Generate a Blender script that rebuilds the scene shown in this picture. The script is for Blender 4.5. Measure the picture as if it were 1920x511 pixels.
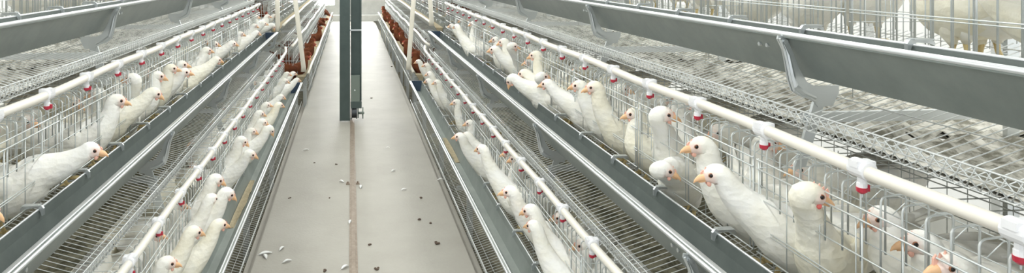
import bpy, math, random
from mathutils import Vector, Matrix
random.seed(7)
C = bpy.context.scene
for o in list(bpy.data.objects): bpy.data.objects.remove(o)
COL = C.collection
PI = math.pi

# ------------------------------------------------------------------ camera
F = 1230.0; YAW = math.radians(5); HC = 1.505; VPX, VPY = 658.0, -64.0
PPX = VPX + F*math.tan(YAW)
cam_d = bpy.data.cameras.new('camera'); cam = bpy.data.objects.new('camera', cam_d); COL.objects.link(cam)
cam.location = (0, 0, HC); cam.rotation_euler = (PI/2, 0, -YAW)
cam_d.sensor_width = 36; cam_d.lens = 36*F/1920
cam_d.shift_x = (960-PPX)/1920; cam_d.shift_y = (VPY-255.5)/1920
cam_d.clip_start = .02; cam_d.clip_end = 100
C.camera = cam
def world_at(px, py, X):
    """point of the plane x = X seen at a pixel of the 1920 wide frame"""
    q = (px-PPX)/F; c, s = math.cos(YAW), math.sin(YAW)
    Y = X*(c-q*s)/(s+q*c)
    return Vector((X, Y, HC-(py-VPY)*(Y*c+X*s)/F))
def on_floor(px, py):
    D = HC*F/(py-VPY); q = (px-PPX)/F; c, s = math.cos(YAW), math.sin(YAW)
    return Vector((D*(q*c+s), D*(c-q*s), 0))

# ------------------------------------------------------------------ light
C.view_settings.view_transform = 'Standard'; C.view_settings.look = 'None'
C.view_settings.gamma = 1; C.view_settings.use_curve_mapping = False
C.view_settings.exposure = 0.47
w = bpy.data.worlds.new('world'); C.world = w; w.use_nodes = True
w.node_tree.nodes['Background'].inputs[0].default_value = (.93, .97, 1, 1)
w.node_tree.nodes['Background'].inputs[1].default_value = 1.0
LAMP_POWER = 15.0; TUBE_GLOW = 4.0; DAYLIGHT = 65.0; SIDEFILL = 8.0; SIDEFILL_GLOW = 0.34

# ------------------------------------------------------------------ materials
def mat(name, col, rough=.5, metal=0.0, noise=None, scale=8, bump=0, bscale=40, emit=None, spec=.5, sss=0):
    m = bpy.data.materials.new(name); m.use_nodes = True
    nt = m.node_tree; b = nt.nodes['Principled BSDF']
    b.inputs['Base Color'].default_value = (*col, 1); b.inputs['Roughness'].default_value = rough
    b.inputs['Metallic'].default_value = metal; b.inputs['Specular IOR Level'].default_value = spec
    if sss:
        b.inputs['Subsurface Weight'].default_value = sss; b.inputs['Subsurface Radius'].default_value = (.02, .015, .01)
    if emit:
        b.inputs['Emission Color'].default_value = (*emit[0], 1); b.inputs['Emission Strength'].default_value = emit[1]
    tc = nt.nodes.new('ShaderNodeTexCoord')
    if noise:
        n = nt.nodes.new('ShaderNodeTexNoise'); n.inputs['Scale'].default_value = scale; n.inputs['Detail'].default_value = 8
        n.inputs['Roughness'].default_value = .65
        nt.links.new(tc.outputs['Object'], n.inputs['Vector'])
        r = nt.nodes.new('ShaderNodeValToRGB')
        r.color_ramp.elements[0].position = .42 if 'droppings' in name else .3; r.color_ramp.elements[1].position = .56 if 'droppings' in name else .7
        r.color_ramp.elements[0].color = (*noise, 1); r.color_ramp.elements[1].color = (*col, 1)
        nt.links.new(n.outputs['Fac'], r.inputs['Fac']); nt.links.new(r.outputs['Color'], b.inputs['Base Color'])
    if bump:
        n2 = nt.nodes.new('ShaderNodeTexNoise'); n2.inputs['Scale'].default_value = bscale; n2.inputs['Detail'].default_value = 5
        nt.links.new(tc.outputs['Object'], n2.inputs['Vector'])
        bp = nt.nodes.new('ShaderNodeBump'); bp.inputs['Strength'].default_value = bump; bp.inputs['Distance'].default_value = .01
        nt.links.new(n2.outputs['Fac'], bp.inputs['Height']); nt.links.new(bp.outputs['Normal'], b.inputs['Normal'])
    return m
M = {}
M['floor'] = mat('concrete', (.385, .368, .325), .6, noise=(.315, .297, .257), scale=1.8, bump=.15, bscale=60)
M['olive_manure'] = mat('olive_droppings', (.26, .245, .17), .95, noise=(.09, .085, .05), scale=18, bump=1, bscale=40)  # darker olive tone, used on the middle tier boards
M['sheet_dusty'] = mat('dusty_sheet', (.40, .43, .405), .5, .3, noise=(.31, .34, .32), scale=7)
M['pit'] = mat('pit_manure', (.27, .25, .18), .95, noise=(.07, .065, .04), scale=14, bump=1, bscale=30)
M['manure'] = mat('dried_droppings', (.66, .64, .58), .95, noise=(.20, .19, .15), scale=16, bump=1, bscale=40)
M['wall'] = mat('painted_wall', (.72, .72, .68), .7, noise=(.6, .6, .57), scale=3)
M['wallgrey'] = mat('grey_plinth', (.46, .46, .43), .7, noise=(.36, .36, .34), scale=4)
M['ceiling'] = mat('ceiling_panel', (.8, .81, .8), .7, noise=(.72, .73, .72), scale=2)
M['wire'] = mat('galvanised_wire', (.66, .69, .68), .38, .45)
M['mesh'] = mat('tray_wire', (.70, .72, .71), .42, .35)
M['sheet'] = mat('galvanised_sheet', (.26, .29, .275), .38, .4, noise=(.20, .23, .22), scale=12)
M['rim'] = mat('bright_rolled_edge', (.72, .74, .75), .3, .6)
M['bracket'] = mat('bracket_steel', (.62, .65, .66), .3, .7)
M['pvc'] = mat('cream_pvc', (.86, .82, .74), .35)
M['white'] = mat('white_plastic', (.9, .9, .92), .35)
M['red'] = mat('red_cup', (.52, .03, .06), .35)
M['green'] = mat('painted_steel', (.085, .115, .11), .42, .2, noise=(.06, .085, .08), scale=6)
M['plate'] = mat('plate_steel', (.20, .24, .21), .45, .2)
M['black'] = mat('blackened_steel', (.05, .055, .06), .4, .6)
M['endcap'] = mat('blue_grey_plastic', (.05, .08, .13), .5)
M['rail'] = mat('rusty_rail', (.33, .27, .21), .5, .3, noise=(.20, .15, .11), scale=30)
M['feed'] = mat('ground_feed', (.62, .53, .36), .95, noise=(.45, .37, .24), scale=40, bump=.8, bscale=200)
M['creampaint'] = mat('cream_rim', (.80, .76, .66), .45)
M['beak'] = mat('beak_horn', (.84, .52, .29), .4, sss=.1)
M['comb'] = mat('pink_comb', (.84, .47, .37), .5, sss=.1)
M['wattle'] = mat('red_wattle', (.75, .16, .14), .5)
M['redcomb'] = mat('red_comb', (.55, .06, .05), .5)
M['eye'] = mat('hen_eye', (.015, .008, .006), .12)
M['iris'] = mat('hen_iris', (.33, .13, .06), .3)
M['leg'] = mat('yellow_leg', (.70, .56, .28), .5, bump=.3, bscale=300)
M['feather_bit'] = mat('loose_feather', (.85, .85, .83), .8)
M['dropping'] = mat('dropping', (.10, .07, .05), .9)
M['lamp'] = mat('lamp_tube', (1, 1, 1), .5, emit=((.95, 1, .97), TUBE_GLOW))
M['housing'] = mat('lamp_housing', (.8, .8, .8), .5)
M['glass'] = mat('lit_window', (1, 1, 1), .3, emit=((.97, .99, 1), 9.0))
M['fillpane'] = mat('glowing_fill_pane', (.55, .55, .52), .5, emit=((.98, 1, .97), SIDEFILL_GLOW))  # pane of the added side windows, glows as fill
M['frame'] = mat('window_frame', (.6, .61, .6), .5)

def plumage(name, base, dark, skin):
    """feathers with rows of overlapping vane marks, bare skin colour on the face from the 'face' attribute"""
    m = bpy.data.materials.new(name); m.use_nodes = True; nt = m.node_tree; b = nt.nodes['Principled BSDF']
    b.inputs['Roughness'].default_value = .85; b.inputs['Specular IOR Level'].default_value = .15
    b.inputs['Subsurface Weight'].default_value = .12; b.inputs['Subsurface Radius'].default_value = (.02, .018, .014)
    tc = nt.nodes.new('ShaderNodeTexCoord')
    n = nt.nodes.new('ShaderNodeTexNoise'); n.inputs['Scale'].default_value = 11; n.inputs['Detail'].default_value = 5
    nt.links.new(tc.outputs['Object'], n.inputs['Vector'])
    r = nt.nodes.new('ShaderNodeValToRGB'); r.color_ramp.elements[0].position = .32; r.color_ramp.elements[1].position = .62
    r.color_ramp.elements[0].color = (*dark, 1); r.color_ramp.elements[1].color = (*base, 1)
    nt.links.new(n.outputs['Fac'], r.inputs['Fac'])
    at = nt.nodes.new('ShaderNodeAttribute'); at.attribute_name = 'face'
    mx = nt.nodes.new('ShaderNodeMix'); mx.data_type = 'RGBA'
    nt.links.new(at.outputs['Fac'], mx.inputs[0]); nt.links.new(r.outputs['Color'], mx.inputs[6]); mx.inputs[7].default_value = (*skin, 1)
    nt.links.new(mx.outputs[2], b.inputs['Base Color'])
    v = nt.nodes.new('ShaderNodeTexVoronoi'); v.inputs['Scale'].default_value = 55
    mp = nt.nodes.new('ShaderNodeMapping'); mp.inputs['Scale'].default_value = (.6, 1, 1.2)
    nt.links.new(tc.outputs['Object'], mp.inputs['Vector']); nt.links.new(mp.outputs['Vector'], v.inputs['Vector'])
    n2 = nt.nodes.new('ShaderNodeTexNoise'); n2.inputs['Scale'].default_value = 70; nt.links.new(tc.outputs['Object'], n2.inputs['Vector'])
    ad = nt.nodes.new('ShaderNodeMath'); ad.operation = 'ADD'
    nt.links.new(v.outputs['Distance'], ad.inputs[0]); nt.links.new(n2.outputs['Fac'], ad.inputs[1])
    bp = nt.nodes.new('ShaderNodeBump'); bp.inputs['Strength'].default_value = .35; bp.inputs['Distance'].default_value = .006
    nt.links.new(ad.outputs[0], bp.inputs['Height']); nt.links.new(bp.outputs['Normal'], b.inputs['Normal'])
    return m
M['whitehen'] = plumage('white_plumage', (.92, .91, .87), (.88, .855, .76), (.90, .71, .64))
M['creamhen'] = plumage('cream_plumage', (.90, .875, .78), (.87, .82, .66), (.90, .71, .64))
M['brownhen'] = plumage('brown_plumage', (.20, .065, .028), (.10, .035, .02), (.40, .10, .07))

# ------------------------------------------------------------------ mesh building
class MB:
    def __init__(s): s.v = []; s.f = []; s.attr = None
    def tube(s, pts, r, n=5, closed=False):
        pts = [Vector(p) for p in pts]; k = len(pts); rings = []
        rr = r if isinstance(r, (list, tuple)) else [r]*k
        prev = None
        for i in range(k):
            a = pts[max(i-1, 0)]; b = pts[min(i+1, k-1)]
            t = (b-a).normalized()
            if prev is None:
                ref = Vector((0, 0, 1)) if abs(t.z) < .9 else Vector((1, 0, 0))
                x = t.cross(ref).normalized()
            else:
                x = (prev - t*prev.dot(t)).normalized()
            prev = x; y = t.cross(x)
            base = len(s.v)
            for j in range(n):
                a2 = 2*PI*j/n
                s.v.append(pts[i] + (x*math.cos(a2)+y*math.sin(a2))*rr[i])
            rings.append(base)
        for i in range(k-1):
            for j in range(n):
                j2 = (j+1) % n
                s.f.append((rings[i]+j, rings[i]+j2, rings[i+1]+j2, rings[i+1]+j))
        s.f.append(tuple(rings[0]+j for j in reversed(range(n)))); s.f.append(tuple(rings[-1]+j for j in range(n)))
        return s
    def box(s, lo, hi):
        b = len(s.v); x0, y0, z0 = lo; x1, y1, z1 = hi
        s.v += [Vector(p) for p in ((x0,y0,z0),(x1,y0,z0),(x1,y1,z0),(x0,y1,z0),(x0,y0,z1),(x1,y0,z1),(x1,y1,z1),(x0,y1,z1))]
        s.f += [tuple(b+i for i in q) for q in ((0,3,2,1),(4,5,6,7),(0,1,5,4),(1,2,6,5),(2,3,7,6),(3,0,4,7))]
        return s
    def extrude(s, poly, y0, y1):
        """closed xz polygon extruded along y"""
        b = len(s.v); n = len(poly)
        for y in (y0, y1):
            for x, z in poly: s.v.append(Vector((x, y, z)))
        for i in range(n):
            j = (i+1) % n; s.f.append((b+i, b+j, b+n+j, b+n+i))
        s.f.append(tuple(b+i for i in reversed(range(n)))); s.f.append(tuple(b+n+i for i in range(n)))
        return s
    def loft(s, rings):
        base = len(s.v); n = len(rings[0])
        for r in rings: s.v += [Vector(p) for p in r]
        for i in range(len(rings)-1):
            for j in range(n):
                j2 = (j+1) % n
                s.f.append((base+i*n+j, base+i*n+j2, base+(i+1)*n+j2, base+(i+1)*n+j))
        s.f.append(tuple(base+j for j in reversed(range(n)))); s.f.append(tuple(base+(len(rings)-1)*n+j for j in range(n)))
        return s
    def ellipsoid(s, c, r, nu=14, nv=9, fn=None):
        rings = []
        for i in range(nv+1):
            th = PI*(i+.02)/(nv+.04)
            ring = []
            for j in range(nu):
                a = 2*PI*j/nu
                p = Vector((-math.cos(th)*r[0], math.sin(th)*math.cos(a)*r[1], math.sin(th)*math.sin(a)*r[2]))
                if fn: p = fn(p)
                ring.append(Vector(c)+p)
            rings.append(ring)
        return s.loft(rings)
    def data(s, name, m, smooth=True):
        me = bpy.data.meshes.new(name); me.from_pydata([tuple(v) for v in s.v], [], s.f)
        if s.attr:
            a = me.attributes.new('face', 'FLOAT', 'POINT')
            for i, x in enumerate(s.attr): a.data[i].value = x
        me.materials.append(M[m])
        if smooth: me.polygons.foreach_set('use_smooth', [True]*len(me.polygons))
        me.update(); return me
def link(name, me, parent=None, loc=(0,0,0), mw=None):
    o = bpy.data.objects.new(name, me); COL.objects.link(o)
    if parent: o.parent = parent
    if mw is not None: o.matrix_local = mw
    else: o.location = loc
    return o
def thing(name, label, cat, loc=(0,0,0), group=None, me=None):
    o = link(name, me, None, loc); o['label'] = label; o['category'] = cat
    if group: o['group'] = group
    return o
def struct(name, me):
    o = link(name, me); o['kind'] = 'structure'; return o
def vlerp(a, b, t): return a+(b-a)*t

# ------------------------------------------------------------------ the room
EDGE_L, EDGE_R = -.49, .61
struct('floor', MB().box((EDGE_L, -2, -.25), (EDGE_R, 18.2, 0)).data('floor', 'floor', False))
struct('trim_1', MB().box((-3.4, -2, -.35), (EDGE_L, 18.2, -.25)).data('pit_left', 'pit', False))
struct('trim_2', MB().box((EDGE_R, -2, -.35), (3.4, 18.2, -.25)).data('pit_right', 'pit', False))
struct('trim_4', MB().box((EDGE_L-.05, -2, -.25), (EDGE_L, 18.2, -.035)).data('kerb', 'floor', False))
struct('trim_5', MB().box((EDGE_R, -2, -.25), (EDGE_R+.05, 18.2, -.035)).data('kerb', 'floor', False))
WB, WT = .15, 2.5
for sg, nm in ((-1, 'wall_left'), (1, 'wall_right')):
    x0, x1 = (3.4, 3.5) if sg > 0 else (-3.5, -3.4)
    m = MB(); m.box((x0, -2, -.35), (x1, 18.3, WB)); m.box((x0, -2, WT), (x1, 18.3, 3.3))
    for y in (-2, 1.9, 5.9, 9.9, 13.9, 17.9): m.box((x0, y, WB), (x1, y+.4, WT))
    struct(nm, m.data(nm, 'wall', False))
    for i, y in enumerate((-1.6, 2.3, 6.3, 10.3, 14.3)):  # unseen side windows, added to bring fill light under the tiers
        wn = struct('window_%d' % (i+3+(5 if sg > 0 else 0)), MB().box((sg*3.44-.01, y, WB), (sg*3.44+.01, y+3.6-(.1 if i == 0 else 0), WT)).data('window_pane', 'fillpane', False))
        m = MB()
        for q in (0, .86, 1.73, 2.6, 3.42): m.box((sg*3.41-.015, y+q, WB), (sg*3.41+.015, y+q+.05, WT))
        link('window_frame', m.data('window_frame', 'frame', False), wn)
        ld = bpy.data.lights.new('window_area_light', 'AREA'); ld.shape = 'RECTANGLE'; ld.size = WT-WB; ld.size_y = 3.4; ld.energy = SIDEFILL  # added fill light just inside each side pane
        lo = bpy.data.objects.new('window_area_light', ld); COL.objects.link(lo); lo.location = (sg*3.36, y+1.75, (WB+WT)/2); lo.rotation_euler = (0, sg*PI/2, 0)
struct('ceiling', MB().box((-3.5, -2, 3.3), (3.5, 18.3, 3.4)).data('ceiling', 'ceiling', False))
m = MB()
m.box((-3.4, 18.2, -.35), (3.4, 18.3, .42)); m.box((-3.4, 18.2, .42), (-1.7, 18.3, .95)); m.box((-.45, 18.2, .42), (3.4, 18.3, .95)); m.box((-3.4, 18.2, 2.7), (3.4, 18.3, 3.3))
m.box((-3.4, 18.2, .95), (-1.7, 18.3, 2.7)); m.box((-.45, 18.2, .95), (-.25, 18.3, 2.7)); m.box((1.6, 18.2, .95), (3.4, 18.3, 2.7))
struct('wall_back', m.data('wall_back', 'wallgrey', False))
struct('trim_3', MB().box((EDGE_L, 17.9, 0), (EDGE_R+.2, 18.2, .16)).data('step', 'wallgrey', False))
wn = struct('window_1', MB().box((-.25, 18.27, .95), (1.6, 18.29, 2.7)).data('window_pane', 'glass', False))
m = MB()
for x in (-.25, .35, .95, 1.55): m.box((x, 18.19, .95), (x+.05, 18.27, 2.7))
for z in (.95, 1.8, 2.65): m.box((-.2, 18.195, z), (1.55, 18.265, z+.05))
link('window_frame', m.data('window_frame', 'frame', False), wn)

struct('window_2', MB().box((-1.7, 18.27, .42), (-.45, 18.29, 2.7)).data('window_pane', 'glass', False))
# daylight falling in through the end window
ld = bpy.data.lights.new('window_area_light', 'AREA'); ld.shape = 'RECTANGLE'; ld.size = 2.9; ld.size_y = 1.7; ld.energy = DAYLIGHT
ld.color = (.97, .99, 1); lo = bpy.data.objects.new('window_area_light', ld); COL.objects.link(lo)
lo.location = (.1, 18.1, 1.85); lo.rotation_euler = (math.radians(-68), 0, 0)

# ceiling strip lamps
hous = MB().box((-.09, -.62, .03), (.09, .62, .09)).data('housing', 'housing', False)
tube = MB().tube([(-.04, -.6, 0), (-.04, .6, 0)], .016, 10).tube([(.04, -.6, 0), (.04, .6, 0)], .016, 10).data('lamp_tube', 'lamp')
k = 0
for col_i, x in enumerate((-1.9, 0.05, 1.9)):
    for j, y in enumerate((-.6, 1.8, 4.2, 6.6, 9.0, 11.4, 13.8, 16.2)):
        t = thing('ceiling_lamp', 'twin tube strip lamp under the ceiling %s, number %d from the camera' % (('above the left cages', 'above the aisle', 'above the right cages')[col_i], j+1), 'lamp', (x, y, 3.21), 'strip lamps under the ceiling')
        link('lamp_housing', hous, t); link('lamp_tube', tube, t)
        a = bpy.data.lights.new('lamp_light', 'AREA'); a.shape = 'RECTANGLE'; a.size = .3; a.size_y = 1.3
        a.energy = LAMP_POWER*(1.0 if x == .05 else 1.0); a.color = (.98, 1, .97)
        q = bpy.data.objects.new('lamp_light', a); COL.objects.link(q); q.parent = t; q.location = (0, 0, -.05)

# rail in the floor
t = thing('floor_rail', 'rusty flat steel guide rail running along the middle of the aisle floor', 'rail')
RX0 = .013
rl = MB().extrude([(RX0-.021, 0), (RX0+.021, 0), (RX0+.021, .006), (RX0+.010, .008), (RX0+.010, .016), (RX0-.010, .016), (RX0-.010, .008), (RX0-.021, .006)], -1.5, 17.8)
link('rail_bar', rl.data('rail_bar', 'rail', False), t)
clip = MB().box((-.012, -.015, 0), (.012, .015, .009)).tube([(0, 0, .009), (0, 0, .018)], .006, 6).data('rail_clip', 'rail', False)
for y in (1.9, 4.55, 7.2, 9.9):
    for sx in (-.034, .034): link('rail_clip', clip, t, (RX0+sx, y, 0))

# ------------------------------------------------------------------ travelling feeder column
P = on_floor(658, 227); PY = P.y
t = thing('feeder_post', 'tall dark green steel column on a wheeled foot standing over the aisle rail', 'post', (0, PY, 0), None)
s_ = PY/F
xa, xb, xc = (637-VPX)*s_, (656.5-VPX)*s_, (678-VPX)*s_
def channel(x0, x1, y0, y1, z0, z1, th=.008):
    m = MB(); m.box((x0, y0, z0), (x1, y0+th, z1)); m.box((x0, y0+th, z0), (x0+th, y1, z1)); m.box((x1-th, y0+th, z0), (x1, y1, z1)); return m
link('column', channel(xa, xb, -.0, .12, .006, 3.2).data('column', 'green', False), t)
m = channel(xb+.006, xc, .07, .17, .14, 3.2); m.box((xc-.012, .055, .14), (xc, .07, 3.2))
link('column', m.data('column', 'green', False), t)
link('cross_strap', MB().box((xb-.002, .05, .87), (xc+.002, .07, .885)).data('cross_strap', 'bracket', False), t)
link('cross_strap', MB().box((xb-.01, .05, 2.2), (xc+.002, .07, 2.23)).data('cross_strap', 'green', False), t)
pl = link('mounting_plate', MB().box((xb+.008, .0, .19), (xc-.018, .05, .44)).data('mounting_plate', 'plate', False), t)
pl['label'] = 'lighter green flat plate'
link('bolt', MB().tube([(xb+.045, -.008, .30), (xb+.045, .0, .30)], .007, 6).data('bolt', 'white'), pl)
link('wheel_housing', MB().box((xb+.004, -.005, .125), (xc+.0, .06, .19)).box((xb+.004, -.005, .02), (xb+.012, .06, .125)).box((xc-.04, -.005, .03), (xc-.03, .06, .125)).data('wheel_housing', 'green', False), t)
wh = MB()
cx = RX0
def disc(mb, x0, x1, r, y, z, n=24): mb.tube([(x0, y, z), (x1, y, z)], r, n)
disc(wh, xb+.014, xb+.020, .058, .02, .075); disc(wh, xb+.020, xc-.052, .046, .02, .075); disc(wh, xc-.052, xc-.044, .058, .02, .075)
link('wheel', wh.data('wheel', 'black', False), t)
ax = MB(); disc(ax, xc-.03, xc+.025, .012, .02, .075, 10); disc(ax, xc+.004, xc+.016, .028, .02, .075, 6); ax.tube([(xc+.012, .02, .02), (xc+.012, .02, .13)], .006, 6)
link('axle_nut', ax.data('axle_nut', 'plate'), t)

# ------------------------------------------------------------------ cage rows
TZ = (.347, .845, 1.343)
RX = (.583, .771, 1.0); LX = (.478, .714, .924)
L = 1.25; Y0 = .2; NU = 5; YE = Y0+L*NU
FU, FW, SL = 0.0, -.203, .31              # tray lip foot and floor slope
def floor_w(u): return FW+SL*u
DU = .165                                 # plane of the cage front
DEPTH = .58; TOPW = .225
SIDE = {-1: ('left', LX), 1: ('right', RX)}
TN = ('bottom', 'middle', 'top')
WR = .0013

def smp(sg, u, y, w_): return Vector((sg*u, y, w_))
def cage_meshes(sg, sparse=False, low=.12):
    R = {}
    st = .05 if sparse else .025
    fl = MB(); y = st/2
    while y < L:
        fl.tube([smp(sg, .004, y, FW+.001), smp(sg, DEPTH, y, floor_w(DEPTH))], WR, 4); y += st
    for u in (.045, .16, .22, .30, .38, .46, .54): fl.tube([smp(sg, u, 0, floor_w(u)+.002), smp(sg, u, L, floor_w(u)+.002)], WR*1.15, 4)
    R['floor_grid'] = fl.data('floor_grid', 'mesh')
    lip = MB(); h = .042; y = 0
    while y < L+.001:
        for d in (-1, 1):
            ya, yb = y, y+d*.030
            if yb < 0 or yb > L: continue
            lip.tube([smp(sg, .012, ya, FW), smp(sg, 0, yb, FW+h)], WR, 4)
        y += st
    lip.tube([smp(sg, 0, 0, FW+h), smp(sg, 0, L, FW+h)], .002, 5)
    lip.tube([smp(sg, .006, 0, FW+h*.5), smp(sg, .006, L, FW+h*.5)], WR, 4)
    lip.tube([smp(sg, .012, 0, FW), smp(sg, .012, L, FW)], .002, 5)
    R['tray_lip'] = lip.data('tray_lip', 'mesh')
    dm = MB(); dl = .615
    for wz, rr in ((.213, .0019), (.192, .0019), (.125, .0016), (.06, .0016), (.053, .0014), (.0, .0019)):
        dm.tube([smp(sg, DU, .005, wz), smp(sg, DU, dl, wz)], rr, 6)
    for i, yy in enumerate((.008, .02, .115, .215, .305, .32, .415, .515, dl-.003)):
        dm.tube([smp(sg, DU+.003, yy, -.004), smp(sg, DU+.003, yy, .216 if i in (0, 8) else .193)], .0019 if i in (0, 1, 4, 8) else .0013, 5)
    R['door'] = dm.data('door', 'wire')
    cm = MB(); y = .02
    while y < L:
        cm.tube([smp(sg, DU+.012, y, low-.01), smp(sg, DU+.012, y, .236), smp(sg, DU+.015, y, .243), smp(sg, DU+.021, y, .246),
                 smp(sg, DU+.052, y, .249), smp(sg, DU+.058, y, .247), smp(sg, DU+.061, y, .240), smp(sg, DU+.061, y, low)], .0019, 6)
        y += .0463
    cm.tube([smp(sg, DU+.012, 0, .15), smp(sg, DU+.012, L, .15)], WR, 5); cm.tube([smp(sg, DU+.061, 0, .2), smp(sg, DU+.061, L, .2)], WR, 5)
    R['top_comb'] = cm.data('top_comb', 'wire')
    tp = MB(); y = .03
    while y < L:
        tp.tube([smp(sg, DU+.061, y, .2), smp(sg, DU+.09, y, TOPW), smp(sg, DEPTH, y, TOPW)], WR, 4); y += .06 if not sparse else .12
    for u in (.26, .33, .40, .47, DEPTH): tp.tube([smp(sg, u, 0, TOPW), smp(sg, u, L, TOPW)], WR*1.1, 4)
    R['top_grid'] = tp.data('top_grid', 'wire')
    bk = MB(); y = .03
    while y < L:
        bk.tube([smp(sg, DEPTH, y, floor_w(DEPTH)), smp(sg, DEPTH, y, TOPW)], WR, 4); y += .05
    for wz in (.03, .1, .17): bk.tube([smp(sg, DEPTH, 0, wz), smp(sg, DEPTH, L, wz)], WR, 4)
    R['back_grid'] = bk.data('back_grid', 'wire')
    pt = MB(); u = DU+.015
    while u < DEPTH:
        pt.tube([smp(sg, u, 0, floor_w(u)), smp(sg, u, 0, TOPW-.03 if u < .24 else TOPW)], WR, 4); u += .032
    for wz in (-.05, .03, .11, .19): pt.tube([smp(sg, DU+.005, 0, wz), smp(sg, DEPTH, 0, wz)], WR, 4)
    R['partition'] = pt.data('partition', 'wire')
    hk = MB(); th = .004
    for yy in (0,):
        poly = [(.112, -.012), (.112, .006), (.118, .014), (.127, .017), (.165, .014), (.172, .008), (.172, .001), (.16, .006), (.132, .008), (.124, .004), (.120, -.004), (.117, -.014)]
        if sg < 0: poly = [(-a, b) for a, b in reversed(poly)]
        hk.extrude(poly, -th, th)
        hk.box((min(sg*.122, sg*.166), -.010, .0135), (max(sg*.122, sg*.166), .010, .0158))
    R['floor_hook'] = hk.data('floor_hook', 'bracket', False)
    bd = MB(); n = 46; pts = []
    rnd = random.Random(3)
    nx = 24
    base = len(bd.v)
    for i in range(n+1):
        for j in range(nx+1):
            u = .10+(.84-.10)*j/nx
            bd.v.append(smp(sg, u, L*i/n, -.224-.036*math.sin(PI*j/nx*.8)+max(0, rnd.uniform(-.018, .022))*(0 if j == 0 else 1)))
    for i in range(n):
        for j in range(nx):
            a = base+i*(nx+1)+j; bd.f.append((a, a+1, a+nx+2, a+nx+1))
    nv = len(bd.v)
    bd.v += [v+Vector((0, 0, -.006)) for v in bd.v[:nv]]
    bd.f += [tuple(nv+i for i in reversed(q)) for q in bd.f[:n*nx]]
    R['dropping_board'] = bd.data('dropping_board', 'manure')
    R['dropping_board1'] = bd.data('dropping_board', 'olive_manure')
    return R
CM = {sg: cage_meshes(sg) for sg in (-1, 1)}
CMT = {sg: cage_meshes(sg, False, -.03) for sg in (-1, 1)}
CMS = {sg: cage_meshes(sg, True) for sg in (-1, 1)}
ORD = ['first', 'second', 'third', 'fourth', 'fifth', 'sixth', 'seventh', 'eighth', 'ninth', 'tenth', 'eleventh', 'twelfth']
def cage(sg, tier, x, z, y, k, meshes, tag_, ch_door=True):
    side = SIDE[sg][0]
    t = thing('wire_cage', 'wire hen cage, %s row %s tier, %s %s' % (side, TN[tier], ORD[k], tag_), 'cage', (sg*x, y, z), 'wire cages, %s row' % side)
    for nm in ('floor_grid', 'tray_lip', 'top_comb', 'top_grid', 'back_grid'): link(nm, meshes[nm], t)
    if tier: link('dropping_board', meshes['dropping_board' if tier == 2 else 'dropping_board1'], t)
    for i in range(2):
        link('door', meshes['door'], t, (0, .002+i*.625, 0))
        link('partition', meshes['partition'], t, (0, .001+i*.625, 0))
    for i in range(4): link('floor_hook', meshes['floor_hook'], t, (0, .09+i*.3125, 0))
for sg in (-1, 1):
    for tier in range(3):
        for k in range(NU):
            cage(sg, tier, SIDE[sg][1][tier], TZ[tier], Y0+L*k, k, (CMT if tier == 2 else CM)[sg], 'from camera, before the white poles')

# troughs
TP = [(0, 0), (.004, .006), (.012, .006), (.016, -.002), (.014, -.006), (.075, -.098), (.112, -.100), (.126, -.03), (.128, .002),
      (.131, .002), (.1285, -.031), (.1145, -.1035), (.0735, -.1015), (.010, -.006), (.009, 0), (.008, .002), (.004, .001), (.003, -.004), (.002, -.004)]
TPo = [(0, -.004), (0, .006), (.018, .006), (.018, .002), (.013, .001), (.016, -.006), (.076, -.097), (.110, -.099), (.1235, -.03), (.125, .004),
       (.129, .004), (.1275, -.031), (.1135, -.1035), (.0735, -.1015), (.010, -.006), (.004, -.004)]
def sgpoly(sg, poly, du=0, dw=0):
    q = [(sg*(a+du), b+dw) for a, b in poly]
    return q if sg > 0 else list(reversed(q))
BR = [(-.012, -.008), (-.010, .0), (.004, -.002), (.016, -.018), (.026, -.040), (.040, -.075), (.060, -.108), (.078, -.118), (.14, -.118),
      (.14, -.135), (.125, -.165), (.088, -.168), (.078, -.155), (.062, -.146), (.036, -.138), (.022, -.128), (.014, -.105), (.006, -.06), (.0, -.032)]
def bracket_mesh(sg):
    m = MB(); m.extrude(sgpoly(sg, BR), -.002, .003)
    rib = [(.0, -.018), (.012, -.045), (.020, -.085), (.028, -.118), (.050, -.134), (.08, -.146)]
    m.tube([Vector((sg*u, -.004, w_)) for u, w_ in rib], [.002, .005, .007, .008, .007, .004], 6)
    edge = [(-.010, -.006), (.002, -.034), (.009, -.062), (.018, -.106), (.026, -.128), (.038, -.137), (.062, -.145), (.078, -.154)]
    for i in range(len(edge)-1):
        a, b = edge[i], edge[i+1]
        m.tube([Vector((sg*a[0], -.006, a[1])), Vector((sg*b[0], -.006, b[1]))], .0035, 5)
    m.tube([Vector((sg*.004, -.009, -.014)), Vector((sg*.004, .0, -.014))], .006, 8)
    return m.data('trough_bracket', 'bracket', False)
def strap_mesh(sg):
    m = MB(); a = Vector((sg*.095, .0, -.150)); b = Vector((sg*.045, .0, -.31))
    d = Vector((0, .004, 0)); wv = Vector((.015, 0, .005))
    n = len(m.v); m.v += [a-wv-d, a+wv-d, a+wv+d, a-wv+d, b-wv-d, b+wv-d, b+wv+d, b-wv+d]
    m.f += [tuple(n+i for i in q) for q in ((0,3,2,1),(4,5,6,7),(0,1,5,4),(1,2,6,5),(2,3,7,6),(3,0,4,7))]
    return m.data('frame_strap', 'bracket', False)
BRM = {sg: bracket_mesh(sg) for sg in (-1, 1)}; STM = {sg: strap_mesh(sg) for sg in (-1, 1)}
BOLT = MB().tube([(-.004, 0, 0), (.004, 0, 0)], .0055, 6).data('bolt', 'bracket', False)
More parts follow.
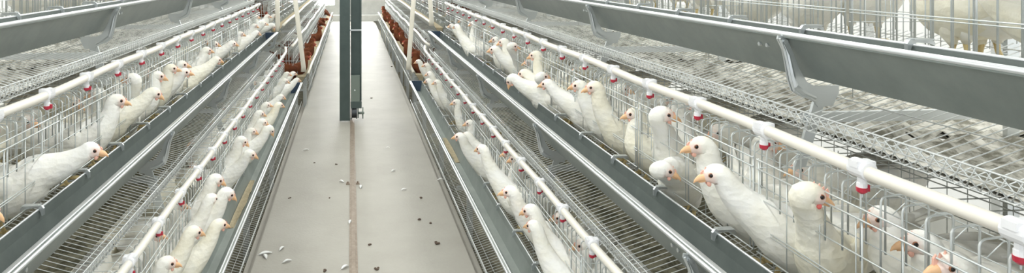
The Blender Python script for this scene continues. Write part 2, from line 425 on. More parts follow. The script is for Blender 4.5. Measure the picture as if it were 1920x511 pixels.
for sg in (-1, 1):
    side, XS = SIDE[sg]
    for tier in range(3):
        x, z = XS[tier], TZ[tier]
        t = thing('feed_trough', 'long galvanised feed trough in front of the %s tier of white hens, %s row' % (TN[tier], side), 'trough', (sg*x, 0, z), 'feed troughs along the white hens')
        link('channel', MB().extrude(sgpoly(sg, TPo), -.1, YE+.1).data('channel', 'sheet' if tier else 'sheet_dusty', False), t)
        m = MB()
        if tier: m.extrude(sgpoly(sg, [(.002, .001), (.002, .006), (.030, .0045), (.033, .0), (.030, .001)]), -.1, YE+.1)
        for du, dw, r in ((.003, .003, .0048), (.015, .004, .0042), (.127, .003, .0032)): m.tube([(sg*du, -.1, dw), (sg*du, YE+.1, dw)], r, 8)
        link('rolled_rim', m.data('rolled_rim', 'rim'), t)
        link('end_cap', MB().extrude(sgpoly(sg, [(.0, .004), (.128, .004), (.126, -.03), (.112, -.102), (.074, -.10)]), YE+.1, YE+.125).data('end_cap', 'endcap', False), t)
        for k in range(NU+1):
            if tier: link('trough_bracket', BRM[sg], t, (0, Y0+L*k-.004, 0))
            if tier: link('frame_strap', STM[sg], t, (0, Y0+L*k, 0))
            for e in (0, 1): link('bolt', BOLT, t, (sg*.028, Y0+L*k+.09+e*.03, -.034))

# standing frames
def frame(sg, y, XS, TZs, k, tag_):
    side = SIDE[sg][0]
    t = thing('rack_frame', 'slanted galvanised steel frame carrying the cages, %s row, %s %s' % (side, ORD[k], tag_), 'frame', (sg*XS[0], y, 0), 'rack frames, %s row' % side)
    m = MB()
    a = Vector((sg*.16, 0, -.25)); b = Vector((sg*(XS[2]-XS[0]+.60), 0, TZs[2]+.3))
    c = Vector((sg*(XS[2]-XS[0]+.60), 0, -.25))
    def bar(p, q, w_=.016):
        d = (q-p).normalized(); nrm = Vector((d.z, 0, -d.x))*w_; dd = Vector((0, .006, 0)); n = len(m.v)
        m.v += [p-nrm-dd, p+nrm-dd, p+nrm+dd, p-nrm+dd, q-nrm-dd, q+nrm-dd, q+nrm+dd, q-nrm+dd]
        m.f += [tuple(n+i for i in g) for g in ((0,3,2,1),(4,5,6,7),(0,1,5,4),(1,2,6,5),(2,3,7,6),(3,0,4,7))]
    bar(c, b)
    link('upright', m.data('upright', 'bracket', False), t)
    for i in range(3):
        m = MB(); bar(Vector((sg*(XS[i]-XS[0]+.06), 0, TZs[i]-.195)), Vector((c.x, 0, TZs[i]-.195)), .012)
        link('cross_arm', m.data('cross_arm', 'bracket', False), t)
    m = MB(); bar(Vector((sg*.14, 0, -.25)), Vector((sg*.14, 0, TZs[0]-.20)), .018)
    link('leg', m.data('leg', 'bracket', False), t)
for sg in (-1, 1):
    for k in range(NU+1): frame(sg, Y0+L*k+.012, SIDE[sg][1], TZ, k, 'from the camera')

# water pipes with nipple drinkers
PU, PW, PR = .174, .284, .0130
clipm = MB()
clipm.tube([(0, -.019, 0), (0, -.017, 0), (0, .017, 0), (0, .019, 0)], [PR+.002, PR+.0045, PR+.0045, PR+.002], 16)
clipm.box((-.019, -.011, .004), (.019, .011, .0158))
CLIP = clipm.data('clip', 'white', False)
NIP = MB().tube([(0, 0, -.010), (0, 0, -.024), (0, 0, -.026), (0, 0, -.034)], [.0075, .0075, .0088, .0088], 12).data('nipple_body', 'white', False)
CUP = MB().tube([(0, 0, -.034), (0, 0, -.042), (0, 0, -.046)], [.0098, .009, .004], 12).box((.006, -.003, -.042), (.014, .003, -.030)).data('nipple_cup', 'red', False)
PIN = MB().tube([(0, 0, -.046), (0, 0, -.053)], .0016, 6).data('pin', 'bracket', False)
for sg in (-1, 1):
    side, XS = SIDE[sg]
    for tier in range(3):
        t = thing('water_pipe', 'cream plastic drinking pipe with red tipped nipples over the %s tier, %s row' % (TN[tier], side), 'pipe', (sg*(XS[tier]+PU), 0, TZ[tier]+PW), 'drinking pipes over the white hens')
        pts = [(0, -.1+i*.2, -.0035*math.sin(i*1.3)) for i in range(int((YE+.2)/.2)+1)]
        if tier == 0: pts += [(sg*.0, YE+.25, .01), (sg*.02, YE+.4, .03)]
        link('pipe_tube', MB().tube(pts, PR, 14).data('pipe_tube', 'pvc'), t)
        y = .27
        while y < YE:
            n = link('nipple_drinker', NIP, t, (0, y, 0)); link('clip', CLIP, n); link('nipple_cup', CUP, n); link('pin', PIN, n)
            n['label'] = 'white nipple drinker with a red cup'
            y += .29

# ------------------------------------------------------------------ far section with brown hens
YB0 = 7.05; NB = 7; LB = L
BXS = {-1: (.44, .70, .92), 1: (.655, .86, 1.08)}
BTZ = (.38, .88, 1.36)
for sg in (-1, 1):
    side = SIDE[sg][0]
    for tier in range(3):
        for k in range(NB): cage(sg, tier, BXS[sg][tier], BTZ[tier], YB0+LB*k, k, CMS[sg], 'beyond the white poles')
        x, z = BXS[sg][tier], BTZ[tier]
        ye = YB0+LB*NB
        t = thing('feed_trough', 'cream rimmed feed trough, %s tier of the far brown hens, %s row' % (TN[tier], side), 'trough', (sg*x, 0, z), 'feed troughs of the far block')
        link('channel', MB().extrude(sgpoly(sg, TPo), YB0-.15, ye).data('channel', 'sheet', False), t)
        pts = [(sg*(.002+.004*math.sin(i*1.1)), YB0-.15+i*(ye-YB0+.15)/20, .006+.004*math.sin(i*.9)) for i in range(21)]
        link('rim_pipe', MB().tube(pts, .014, 10).data('rim_pipe', 'creampaint'), t)
        fm = MB().extrude(sgpoly(sg, [(.075, -.096), (.108, -.098), (.121, -.035), (.033, -.035)]), YB0-.1, ye-.05)
        fo = link('ground_feed', fm.data('ground_feed', 'feed', False)); fo.location = (sg*x, 0, z)
        fo['kind'] = 'stuff'; fo['label'] = 'beige ground feed lying in the %s far trough, %s row' % (TN[tier], side); fo['category'] = 'feed'
        t = thing('water_pipe', 'cream drinking pipe over the %s tier of the far brown hens, %s row' % (TN[tier], side), 'pipe', (sg*(x+PU), 0, z+PW), 'drinking pipes of the far block')
        pts = [(0, YB0-.1+i*.3, -.010*math.sin(i*1.1)) for i in range(int((ye-YB0)/.3)+1)]
        link('pipe_tube', MB().tube(pts, PR+.002, 10).data('pipe_tube', 'pvc'), t)
    for k in range(NB+1): frame(sg, YB0+LB*k+.012, BXS[sg], BTZ, k, 'of the far brown hen block')
    # trough legs standing on the aisle side
    for k in range(9):
        y = YB0+.2+k*1.0; x = BXS[sg][0]
        lz = 0 if (sg > 0 and x+.03 < EDGE_R) else -.25
        t = thing('trough_leg', 'grey steel leg under the far brown hens trough, %s row, %s from the camera' % (side, ORD[k]), 'leg', (sg*(x+.06), y, 0), 'legs under the far troughs',
                  MB().box((-.018, -.012, lz), (.018, .012, BTZ[0]-.17)).box((-.03, -.03, lz), (.03, .03, lz+.006)).box((-.018, -.012, BTZ[0]-.17), (.018, .012, BTZ[0]-.105)).data('leg', 'bracket', False))

# white poles at the end of the near block
def pole(name, lab, px, py, X, px2, rr=.024):
    a = world_at(px, py, X); s = a.y/F
    top_dx = (px2-px)*s/((py)*s)          # lean per metre of height
    h = 2.9-a.z
    thing(name, lab, 'pole', a, 'white poles between the white and brown hens', MB().tube([(0, 0, 0), (0, 0, .05), (top_dx*h, 0, h)], [rr*1.15, rr, rr], 14).data('pole', 'creampaint'))
pole('support_pole', 'white pole standing in the end of the bottom trough, left row', 569, 134, -.49, 553)
pole('support_pole', 'white pole standing in the end of the bottom trough, right row', 766, 130, .61, 776)
pole('support_pole', 'white pole standing in the end of the middle trough, left row', 521, 60, -.76, 520)
pole('support_pole', 'white pole standing in the end of the middle trough, right row', 809, 48, .84, 806)

# ------------------------------------------------------------------ hens
def catmull(ps, n):
    out = []; k = len(ps)
    for i in range(k-1):
        p0 = ps[max(i-1, 0)]; p1 = ps[i]; p2 = ps[i+1]; p3 = ps[min(i+2, k-1)]
        for j in range(n):
            t = j/n
            out.append([.5*((2*b)+(-a+c)*t+(2*a-5*b+4*c-d)*t*t+(-a+3*b-3*c+d)*t**3) for a, b, c, d in zip(p0, p1, p2, p3)])
    out.append(list(ps[-1])); return out
def hen_body(hx, hz, hy, pitch, hyaw, plump=1.0, tilt=0.0, n=18, sub=4, rnd=random):
    """one continuous skin from tail to face; returns mesh builder and the head matrix. feet at the origin, forward = +x"""
    hd = Vector((math.cos(hyaw)*math.cos(pitch), math.sin(hyaw)*math.cos(pitch), -math.sin(pitch)))
    H = Vector((hx, hy, hz))
    up = Vector((math.cos(hyaw)*math.sin(pitch), math.sin(hyaw)*math.sin(pitch), math.cos(pitch)))
    low = max(0, min(1, (.22-hz)/.10))
    nb = Vector((.092, hy*.12, .172-.022*low))
    # x y z side_radius up_radius yaw
    P = [(-.205, 0, .205, .010, .008, 0), (-.180, 0, .192, .026, .018, 0), (-.145, 0, .172, .046, .036, 0),
         (-.100, 0, .152, .063, .058, 0), (-.045, 0, .135, .074, .074, 0),
         (.015, 0, .130, .074, .078, 0), (.058, 0, .145-.01*low, .064, .070, hyaw*.05)]
    P = [(a, b, c, d*plump*.90, e*plump*.92, f) for a, b, c, d, e, f in P]
    back = H-hd*.016-up*.010
    dist = (back-nb).length
    for f, r in ((0, .050), (.33, .037), (.66, .028)):
        q = nb.lerp(back, f)
        # neck bows: stays low and forward first, then rises
        bow = math.sin(f*PI)*dist*.10
        q = q+Vector(((bow if abs(hyaw) < 1 else -bow*.5) if hz > .2 else 0, 0, bow*.8 if hz < .2 else 0))
        P.append((q.x, q.y, q.z, r, r*1.08, hyaw*(.05+.8*f)))
    P.append((*back, .0228, .0238, hyaw*.97))
    c = H-hd*.004+up*.001; P.append((*c, .0212, .0232, hyaw))
    c = H+hd*.010; P.append((*c, .0178, .0190, hyaw))
    c = H+hd*.021-up*.003; P.append((*c, .0105, .0115, hyaw))
    c = H+hd*.026-up*.004; P.append((*c, .0055, .006, hyaw))
    Q = catmull(P, sub); rings = []; kk = len(Q); fa = []
    for i, q in enumerate(Q):
        a = Vector(Q[max(i-1, 0)][:3]); b = Vector(Q[min(i+1, kk-1)][:3]); t = (b-a).normalized()
        y = q[5]; s = Vector((-math.sin(y), math.cos(y), 0)); s = (s-t*s.dot(t)).normalized(); u = t.cross(s)
        ring = []
        for j in range(n):
            an = 2*PI*j/n; rr = 1+rnd.uniform(-.012, .012)
            p = Vector(q[:3])+s*(math.cos(an)*max(q[3], .002)*rr)+u*(math.sin(an)*max(q[4], .002)*rr)
            ring.append(p)
            e = (p-H).dot(hd); z_ = (p-H).dot(up)
            face = 0
            if i >= kk-4*sub and e > -.002 and (p-H).length < .05: face = max(0, min(1, (e+.002)/.012))*(.95 if z_ < .011 else .45)
            fa.append(face)
        rings.append(ring)
    mb = MB(); mb.loft(rings); mb.attr = fa
    side = up.cross(hd)
    HM = Matrix(((hd.x, side.x, up.x, H.x), (hd.y, side.y, up.y, H.y), (hd.z, side.z, up.z, H.z), (0, 0, 0, 1)))
    return mb, HM

# shared head parts, in the head frame
def beak_mesh():
    rings = []
    for x, z, ry, rz in ((.018, -.002, .0098, .0105), (.027, -.002, .0082, .0090), (.036, -.0035, .0056, .0064), (.044, -.0070, .0030, .0036), (.048, -.0115, .0008, .0010)):
        rings.append([Vector((x, math.cos(2*PI*j/12)*ry, z+math.sin(2*PI*j/12)*rz)) for j in range(12)])
    m = MB().loft(rings)
    rings = []
    for x, z, ry, rz in ((.018, -.0095, .0065, .003), (.028, -.0105, .0045, .0024), (.037, -.0115, .0016, .0010)):
        rings.append([Vector((x, math.cos(2*PI*j/10)*ry, z+math.sin(2*PI*j/10)*rz)) for j in range(10)])
    return m.loft(rings).data('beak', 'beak')
BEAK = beak_mesh()
def comb_mesh(h, matn):
    m = MB(); prof = [(.030, .004), (.028, .010*h), (.023, .014*h), (.020, .0125), (.016, .020+.006*(h-1)), (.012, .0165), (.007, .0225+.007*(h-1)), (.003, .018), (-.003, .0235+.005*(h-1)), (-.008, .0195), (-.013, .0205), (-.013, .014), (.0, .014), (.014, .010)]
    b = len(m.v); n = len(prof)
    for y in (-.0022, .0022):
        for x, z in prof: m.v.append(Vector((x, y*(1 if z < .017 else .6), z)))
    for i in range(n):
        j = (i+1) % n; m.f.append((b+i, b+j, b+n+j, b+n+i))
    m.f.append(tuple(b+i for i in reversed(range(n)))); m.f.append(tuple(b+n+i for i in range(n)))
    return m.data('comb', matn, False)
COMB = comb_mesh(1.0, 'comb'); COMB2 = comb_mesh(1.6, 'comb'); COMBR = comb_mesh(1.8, 'redcomb')
def eye_mesh(sy):
    m = MB().ellipsoid((.0115, sy*.0172, .0048), (.0042, .0028, .0042), 12, 8); return m.data('eye', 'eye')
def iris_mesh(sy):
    m = MB().ellipsoid((.0115, sy*.0164, .0048), (.0056, .0024, .0054), 12, 8); return m.data('eye_ring', 'iris')
EYE = {s: eye_mesh(s) for s in (-1, 1)}; IRIS = {s: iris_mesh(s) for s in (-1, 1)}
def wattle_mesh(matn):
    m = MB()
    for sy in (-1, 1): m.ellipsoid((.017, sy*.006, -.0165), (.0050, .0024, .0060), 10, 7)
    return m.data('wattle', matn)
WAT = wattle_mesh('comb'); WATR = wattle_mesh('wattle')
def wing_mesh(sy, mname):
    """folded wing: shoulder forward, primaries tapering to a point over the rump, scalloped lower edge"""
    m = MB(); rings = []; n = 14
    for i in range(n+1):
        f = i/n; x = .045-.235*f
        cz = .150+.045*f**1.6; hh = (.046*math.sin(PI*min(1, .18+f*.62))**.7)*(1-f**3*.92); th = .012*(1-f*.75)
        off = .060*(1-(max(0, f-.25))**1.7*.75)-(.012 if f < .05 else 0)
        ring = []
        for j in range(16):
            a = 2*PI*j/16
            sc = 1+(.10*math.sin(f*34) if math.sin(a) < -.3 else 0)
            ring.append(Vector((x, sy*(off+math.cos(a)*th-.010*abs(math.sin(a))**2), cz+math.sin(a)*hh*sc)))
        rings.append(ring)
    m.loft(rings)
    m.attr = [0]*len(m.v)
    return m.data('wing', mname)
def tail_mesh(mname):
    m = MB()
    for i in range(5):
        a = (i-2)/2; rings = []
        for q in range(7):
            f = q/6; w_ = .015*(1-.35*f)*(1 if q < 6 else .4); c = Vector((-.150-.115*f, a*(.010+.016*f), .180+.062*f-.012*abs(a)*f))
            rings.append([c+Vector((math.sin(PI*.1)*0, math.cos(2*PI*j/8)*w_, math.sin(2*PI*j/8)*.0035+.003*(2-abs(a)*2)*(1-f))) for j in range(8)])
        m.loft(rings)
    m.attr = [0]*len(m.v)
    return m.data('tail', mname)
def leg_mesh(sy):
    m = MB()
    m.tube([(-.01, sy*.035, .095), (-.003, sy*.036, .068), (-.014, sy*.034, .044)], [.024, .018, .008], 10)
    return m
def shank_mesh(sy):
    m = MB(); m.tube([(-.014, sy*.034, .050), (-.010, sy*.034, .028), (.0, sy*.034, .008)], [.0065, .0052, .006], 8)
    for a, l in ((-.45, .042), (0, .05), (.45, .042), (PI, .022)):
        x, y = math.cos(a), math.sin(a)
        m.tube([(0, sy*.034, .007), (x*l*.5, sy*.034+y*l*.5, .009), (x*l, sy*.034+y*l, .003)], [.0052, .0042, .0018], 6)
    return m.data('leg', 'leg')
THIGH = {}
for mn in ('whitehen', 'creamhen', 'brownhen'):
    for s in (-1, 1):
        mm = leg_mesh(s); mm.attr = [0]*len(mm.v); THIGH[mn, s] = mm.data('thigh', mn)
SHANK = {s: shank_mesh(s) for s in (-1, 1)}
WING = {(mn, s): wing_mesh(s, mn) for mn in ('whitehen', 'creamhen', 'brownhen') for s in (-1, 1)}
TAIL = {mn: tail_mesh(mn) for mn in ('whitehen', 'creamhen', 'brownhen')}

def hen(label, group, headpos, zfloor_fn, yaw, pitch=.1, turn=0.0, mn='whitehen', scale=1.0, big=False, detail=2, plump=1.0, hx=None, name='white_hen', ufn=None):
    """headpos in world; yaw = heading of the body (0 = +x); turn = head turned relative to body"""
    rnd = random
    # head height over the floor decides how far the neck reaches forward
    def reach(hz):
        return max(.105, min(.21, .215-.45*(hz-.08)))
    hz = (headpos.z-zfloor_fn(headpos))/scale
    if hx is None:
        hx = reach(hz)
        if ufn: hx = max(hx, min(.225, (.285-ufn(headpos))/max(.6, abs(math.cos(yaw)))/scale))
    for _ in range(3):
        feet = Vector((headpos.x-math.cos(yaw)*hx*scale, headpos.y-math.sin(yaw)*hx*scale, 0))
        zf = zfloor_fn(feet); hz = (headpos.z-zf)/scale
    lift = 0
    if hz > .335: lift = (hz-.335)*scale; hz = .335
    feet.z = zf+lift*.8
    mb, HM = hen_body(hx, hz, 0, pitch, turn, plump, 0.0 if hz < .2 else .5, 18 if detail > 1 else 12, 4 if detail > 1 else 2, rnd)
    t = thing(name, label, 'hen', feet, group)
    t.rotation_euler = (0, 0, yaw); t.scale = (scale,)*3
    link('body', mb.data('body', mn), t)
    link('beak', BEAK, t, mw=HM.copy())
    cm = COMBR if mn == 'brownhen' else (COMB2 if big else COMB)
    link('comb', cm, t, mw=HM.copy())
    if detail > 0:
        link('tail', TAIL[mn], t)
        for s in (-1, 1):
            link('wing', WING[mn, s], t)
            e = link('eye', EYE[s], t, mw=HM.copy())
            if detail > 1: link('eye_ring', IRIS[s], e)
            g = link('leg', SHANK[s], t); link('thigh', THIGH[mn, s], g)
        if detail > 1 or big: link('wattle', WATR if big else WAT, t, mw=HM.copy())
    return t

def floor_fn(sg, XS, TZs, tier):
    return lambda p: TZs[tier]+floor_w(max(.14, min(sg*p.x-XS[tier], .52)))+.002
# (px, py of the head centre, u of the head behind the trough rim, 'L'/'R' beak side, body heading off straight out, pitch, options)
NEAR = {}
HR_MID = [(1784, 499, .19, 'L', .1, .1, dict(big=True)), (1722, 455, .27, 'L', .3, .15, {}), (1650, 408, .27, 'L', .2, .25, {}),
    (1522, 364, .148, 'R', -.75, .30, dict(big=True, turn=2.1, mn='creamhen', scale=1.0)),
    (1340, 327, .075, 'L', .25, .2, dict(scale=1.05)), (1312, 274, .12, 'L', .2, .15, dict(scale=1.08)), (1247, 318, .10, 'R', -.9, .35, dict(turn=1.8)),
    (1245, 215, .16, 'R', -.9, .15, dict(turn=1.8, scale=1.08)), (1188, 214, .18, 'L', .3, .2, dict(mn='creamhen')),
    (1112, 164, .11, 'L', .1, .2, dict(mn='creamhen')), (1085, 161, .13, 'L', .4, .15, {}), (1026, 158, .08, 'L', .6, .15, {}), (1018, 144, .14, 'R', -1.0, .1, dict(turn=1.9)),
    (1003, 104, .15, 'L', .5, .25, dict(mn='creamhen')), (993, 117, .20, 'L', .2, .15, {}), (982, 138, .09, 'L', .6, .35, dict(mn='creamhen')), (958, 150, .02, 'L', .5, 1.1, {}),
    (963, 87, .15, 'R', -.9, .2, dict(turn=1.8)), (943, 79, .13, 'L', .5, .3, {}), (929, 75, .16, 'L', .3, .15, {}), (926, 93, .07, 'L', .3, .2, {}),
    (927, 48, .25, 'L', .1, .15, {}), (887, 45, .18, 'L', .5, .25, {}), (867, 39, .20, 'L', .4, .15, {}), (856, 50, .06, 'L', .9, .15, {}), (847, 49, .13, 'L', .4, .1, {}),
    (1168, 168, .30, 'R', -1.2, .1, dict(turn=1.5)), (1285, 192, .30, 'R', -1.2, .1, dict(turn=1.5)), (1440, 268, .33, 'R', -1.2, .1, dict(turn=1.5))]
HR_LOW = [(1092, 459, .22, 'L', .2, .2, {}), (1000, 421, .07, 'L', .9, .15, {}), (993, 388, .07, 'L', .6, .35, {}), (955, 349, .02, 'L', .2, .1, {}),
    (1050, 408, .24, 'L', .2, .1, {}), (966, 296, .20, 'L', .4, .3, {}), (953, 287, .20, 'L', .2, .2, {}), (903, 271, .04, 'L', .8, .2, {}),
    (875, 254, .09, 'L', .5, .2, {}), (861, 256, .02, 'L', .2, .1, {}), (880, 231, .15, 'L', .2, .2, {}), (855, 192, .14, 'L', .2, .2, {}), (819, 154, .10, 'L', .2, .2, {}),
    (803, 152, .05, 'L', .4, .2, {}), (805, 137, .07, 'L', .3, .2, {}), (799, 121, .10, 'L', .2, .1, {}), (784, 115, .06, 'L', .2, .2, {})]
HL_MID = [(171, 282, .04, 'R', .15, .2, dict(scale=1.05)), (221, 189, .13, 'R', .25, .2, dict(scale=1.05)), (246, 148, .17, 'L', -1.1, .1, dict(turn=-1.9)), (181, 176, .27, 'L', -1.2, .1, dict(turn=-1.8)),
    (290, 175, .08, 'R', .4, .5, dict(mn='creamhen')), (297, 143, .15, 'R', .3, .3, {}), (322, 129, .14, 'R', .2, .1, dict(mn='creamhen')), (342, 122, .15, 'R', .2, .1, {}), (347, 136, .09, 'R', 0, .1, {}),
    (388, 95, .13, 'R', .5, .15, {}), (402, 83, .18, 'R', .2, .2, {}), (406, 113, .05, 'R', .6, .2, dict(mn='creamhen')), (451, 64, .15, 'R', .2, .2, {}), (436, 82, .08, 'R', .2, .2, {}),
    (477, 49, .13, 'R', .3, .2, {}), (495, 45, .09, 'R', .2, .1, {}), (481, 62, .04, 'R', .5, .3, {}), (480, 32, .18, 'R', .2, .1, {}), (502, 31, .16, 'R', .2, .1, {}), (514, 30, .12, 'R', .1, .1, {}), (512, 49, .03, 'R', .2, 1.1, {}),
    (-30, 392, .05, 'R', .3, .5, {})]
HL_LOW = [(315, 493, .115, 'R', .3, .2, {}), (364, 435, .08, 'R', .6, .3, dict(mn='creamhen')), (412, 421, .02, 'R', .6, .25, dict(mn='creamhen')), (398, 373, .08, 'R', .6, .2, {}),
    (428, 360, .02, 'R', .3, .6, {}), (407, 332, .08, 'R', .3, .5, {}), (289, 441, .21, 'R', .1, .1, {}), (335, 385, .21, 'R', .1, .1, {}), (455, 263, .09, 'R', .2, .6, {}), (470, 289, .04, 'R', .1, .4, {}),
    (472, 246, .12, 'R', .2, .3, {}), (488, 213, .10, 'R', .3, .3, {}), (493, 229, .06, 'R', .2, .4, {}), (500, 197, .10, 'R', .2, .1, {}), (524, 197, .02, 'R', .5, .3, dict(mn='creamhen')), (507, 243, .01, 'R', .3, 1.0, {}),
    (527, 182, .06, 'R', .4, .3, {}), (535, 152, .08, 'R', .2, .3, {}), (557, 150, .01, 'R', .5, .2, {}), (550, 138, .06, 'R', .4, .2, {}), (539, 139, .10, 'R', .2, .2, {})]
def describe(sg, tier, beak, pitch, u, k, n, kw):
    side = SIDE[sg][0]; face = {'L': 'left', 'R': 'right'}[beak]
    col = 'cream-white' if kw.get('mn') == 'creamhen' else 'white'
    act = 'beak down into the trough' if pitch > .8 else ('head out over trough' if u < .12 else ('head at the cage front' if u < .2 else 'head under the drinking pipe'))
    return '%s hen, %s, %s row %s tier, %s from camera' % (col, act, side, TN[tier], (ORD+['number %d' % i for i in range(13, 40)])[k])
PLACED = {}; FEET = []
for sg, tier, lst in ((1, 1, HR_MID), (1, 0, HR_LOW), (-1, 1, HL_MID), (-1, 0, HL_LOW)):
    XS = SIDE[sg][1]; items = []
    for px, py, u, bk, off, pitch, kw in lst:
        p = world_at(px, py, sg*(XS[tier]+u)); items.append((p.y, p, u, bk, off, pitch, kw))
    items.sort(key=lambda q: q[0]); PLACED[sg, tier] = items
    for k, (yy, p, u, bk, off, pitch, kw) in enumerate(items):
        kw = dict(kw); lab = describe(sg, tier, bk, pitch, u, k, len(items), kw)
        yaw = (PI-off) if sg > 0 else (0+off)
        ff = floor_fn(sg, XS, TZ, tier); floor_w_here = p.z-TZ[tier]
        ho = hen(lab, 'white hens looking out, %s row %s tier' % (SIDE[sg][0], TN[tier]), p, ff, yaw, pitch, detail=2 if yy < 4 else 1, ufn=lambda p, sg=sg, XS=XS, tier=tier: sg*p.x-XS[tier], **kw)
        FEET.append(((sg, tier), Vector((ho.location.x, ho.location.y, 0))))

# hens further inside the cages
rr = random.Random(11)
for sg in (-1, 1):
    for tier in range(3):
        XS = SIDE[sg][1]; k = 0; y = .62 if tier else 1.5
        step = .21 if tier == 1 else (.24 if tier == 2 else .27)
        while y < YE-.15:
            u = rr.uniform(.34, .47); yaw = rr.choice((-1, 1))*PI/2+rr.uniform(-.35, .35)
            if tier == 1 and rr.random() < .5: yaw = (PI if sg > 0 else 0)+rr.uniform(-.7, .7)
            ff = floor_fn(sg, XS, TZ, tier); hx = .12
            fx = sg*(XS[tier]+u+.02)
            if tier == 2: zz = TZ[tier]+rr.uniform(.10, .17)
            else: zz = TZ[tier]+rr.uniform(.04, .15)
            hp = Vector((fx+math.cos(yaw)*.10, y+math.sin(yaw)*.10, zz))
            un = sg*hp.x-XS[tier]
            if un < .24: hp.x = sg*(XS[tier]+.24)
            if un > .54: hp.x = sg*(XS[tier]+.54)
            feet = Vector((hp.x-math.cos(yaw)*.11, hp.y-math.sin(yaw)*.11, 0))
            clash = [q for q in FEET if q[0] == (sg, tier) and (q[1]-feet).length < (.17 if y < 2.4 else .12)]
            if clash and y < 3.2: y += .06; continue
            mn = 'creamhen' if rr.random() < .35 else 'whitehen'
            ci = int((y-Y0)/L)
            hen('white hen back inside the cages, %s row %s tier, %s of those from camera' % (SIDE[sg][0], TN[tier], (ORD+['number %d' % i for i in range(13, 60)])[k]),
                'white hens inside the cages', hp, ff, yaw, rr.uniform(0, .3), mn=mn, detail=1, scale=rr.uniform(.98, 1.1), plump=1.08)
            k += 1; y += step*rr.uniform(.85, 1.15)

# brown hens of the far block, heads in the trough
BR_ = {-1: [(576, 109), (579, 101), (583, 92), (588, 84), (587, 75), (603, 60), (601, 52), (608, 46), (607, 36), (613, 36), (617, 28), (619, 33), (624, 21), (627, 14)],
       1: [(776, 101), (770, 95), (762, 84), (760, 77), (752, 60), (747, 55), (741, 50), (743, 43), (742, 36), (733, 34), (728, 31), (725, 25), (720, 17), (718, 11), (718, 5)]}
for sg in (-1, 1):
    for k, (px, py) in enumerate(BR_[sg]):
        u = (.03, .06, .09)[k % 3]; X = sg*(BXS[sg][0]+u)
        p = world_at(px, py, X)
        if p.y < YB0: p.y = YB0+.1+.05*k
        p.y = min(p.y, YB0+LB*NB-.3); p.z = max(BTZ[0]-.06, min(p.z, BTZ[0]+.16))
        yaw = (PI if sg > 0 else 0)+rr.uniform(-.4, .4)
        hen('brown hen at far bottom trough, %s row, %s from the white pole' % (SIDE[sg][0], (ORD+['thirteenth', 'fourteenth', 'fifteenth'])[k]), 'brown hens at the far troughs', p, floor_fn(sg, BXS[sg], BTZ, 0), yaw, (.3, .9, .6)[k % 3], mn='brownhen', detail=1, scale=1.12, name='brown_hen')
    for k in range(5):
        y = YB0+.25+k*.8; tier = 1
        p = Vector((sg*(BXS[sg][1]+.24), y, BTZ[1]+.10))
        hen('brown hen inside the far middle tier cages, %s row, %s from the white pole' % (SIDE[sg][0], ORD[k]), 'brown hens in the far middle tier', p, floor_fn(sg, BXS[sg], BTZ, 1), (PI if sg > 0 else 0), .2, mn='brownhen', detail=1, scale=1.1, name='brown_hen')

# feed lying in the near bottom troughs
def feed_patch(sg, px, py, ln, lab):
    p = world_at(px, py, sg*(SIDE[sg][1][0]+.06)); n = 14; m = MB(); rings = []
    for i in range(n+1):
        f = i/n; k = math.sin(PI*f)**.6*rr.uniform(.75, 1) if 0 < i < n else .05
        h = .012*k
        rings.append([Vector((sg*(.112-.052*k), f*ln, -.0965+h*.9+.052*k*.9*0)), Vector((sg*.086, f*ln, -.096+h)), Vector((sg*(.108), f*ln, -.096+h)), Vector((sg*.110, f*ln, -.0975)), Vector((sg*.08, f*ln, -.0975))])
    o = link('spilled_feed', m.loft(rings).data('spilled_feed', 'feed', False)); o.location = (sg*SIDE[sg][1][0], p.y-ln/2, TZ[0]); o['kind'] = 'stuff'
    o['label'] = lab; o['category'] = 'feed'
feed_patch(-1, 468, 350, .7, 'beige feed left in the bottom trough, left row, beside the white hens')
feed_patch(1, 835, 345, .6, 'thin beige feed left in the bottom trough, right row')

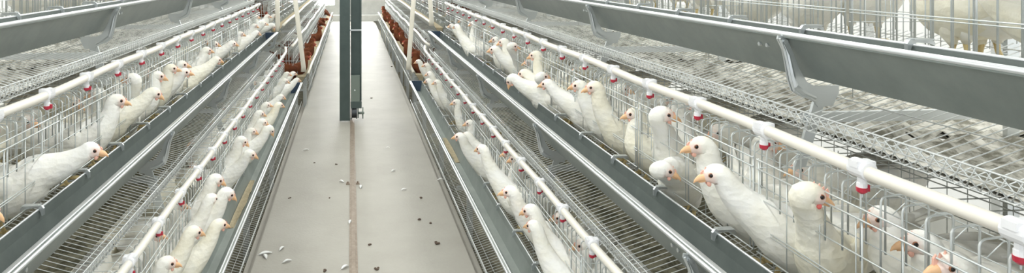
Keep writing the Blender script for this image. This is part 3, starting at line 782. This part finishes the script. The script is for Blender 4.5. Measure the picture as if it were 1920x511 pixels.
# feathers and droppings on the concrete
def feather(px, py, ln, a, k):
    p = on_floor(px, py); m = MB(); n = 8
    rings = []
    for i in range(n+1):
        f = i/n; wd = .22*ln*math.sin(PI*min(.98, f*.9+.08))**.8; z = .003+.010*math.sin(PI*f)
        rings.append([Vector((f*ln, -wd, z)), Vector((f*ln, 0, z+.003)), Vector((f*ln, wd, z)), Vector((f*ln, 0, z-.0008))])
    m.loft(rings); m.tube([(-.01, 0, .002), (ln*.5, 0, .014), (ln*.95, 0, .005)], .0008, 4)
    o = thing('feather', ('curled white feather on the concrete aisle, %s' % k), 'feather', p, 'feathers on the aisle floor', m.data('feather', 'feather_bit'))
    o.rotation_euler = (0, 0, a)
for a in ((485, 478, .07, .3, 'biggest of those by the left cages'), (500, 485, .05, 2.0, 'beside the biggest on the left'), (530, 493, .05, .5, 'near the bottom left corner of the aisle'), (524, 470, .045, 1.1, 'right of the biggest one'),
          (655, 420, .05, 1.4, 'left of the rail'), (640, 505, .05, .8, 'left of the rail, nearest the camera'), (645, 342, .045, 2.4, 'beside the rail clip'), (676, 353, .05, 1.5, 'right of the rail below the clip'),
          (723, 278, .035, 0, 'alone on the right half'), (820, 338, .05, .2, 'by the right cages'), (734, 322, .04, .7, 'on the right half beside two droppings'), (752, 357, .04, .3, 'in the middle of the right half'), (568, 282, .05, .2, 'on the left half far back')):
    feather(*a)
def dropping(px, py, r, k):
    p = on_floor(px, py); m = MB(); q = random.Random(int(px))
    for i in range(4): m.ellipsoid((q.uniform(-1, 1)*r, q.uniform(-1, 1)*r, r*.45), (r*q.uniform(.6, 1), r*q.uniform(.5, .9), r*.5), 8, 5)
    thing('dropping', 'dark dropping on the floor, %s' % k, 'dropping', p, 'droppings on the aisle floor', m.data('dropping', 'dropping'))
for a in ((630, 308, .007, 'left half, upper one'), (590, 305, .005, 'left half, behind the others'), (543, 371, .006, 'near the left cages'), (617, 371, .005, 'left half, in line with the one by the left cages'), (607, 508, .009, 'left of the rail at the bottom edge'), (693, 459, .009, 'right of the rail near the bottom'),
          (788, 371, .008, 'right half, upper one'), (786, 411, .008, 'right half, below the upper one'), (806, 418, .007, 'right half, right of its pair'), (820, 456, .011, 'largest, by the right cages'), (707, 504, .009, 'right half at the bottom edge'), (697, 184, .009, 'far back right of the post'), (735, 125, .012, 'farthest back')):
    dropping(*a)
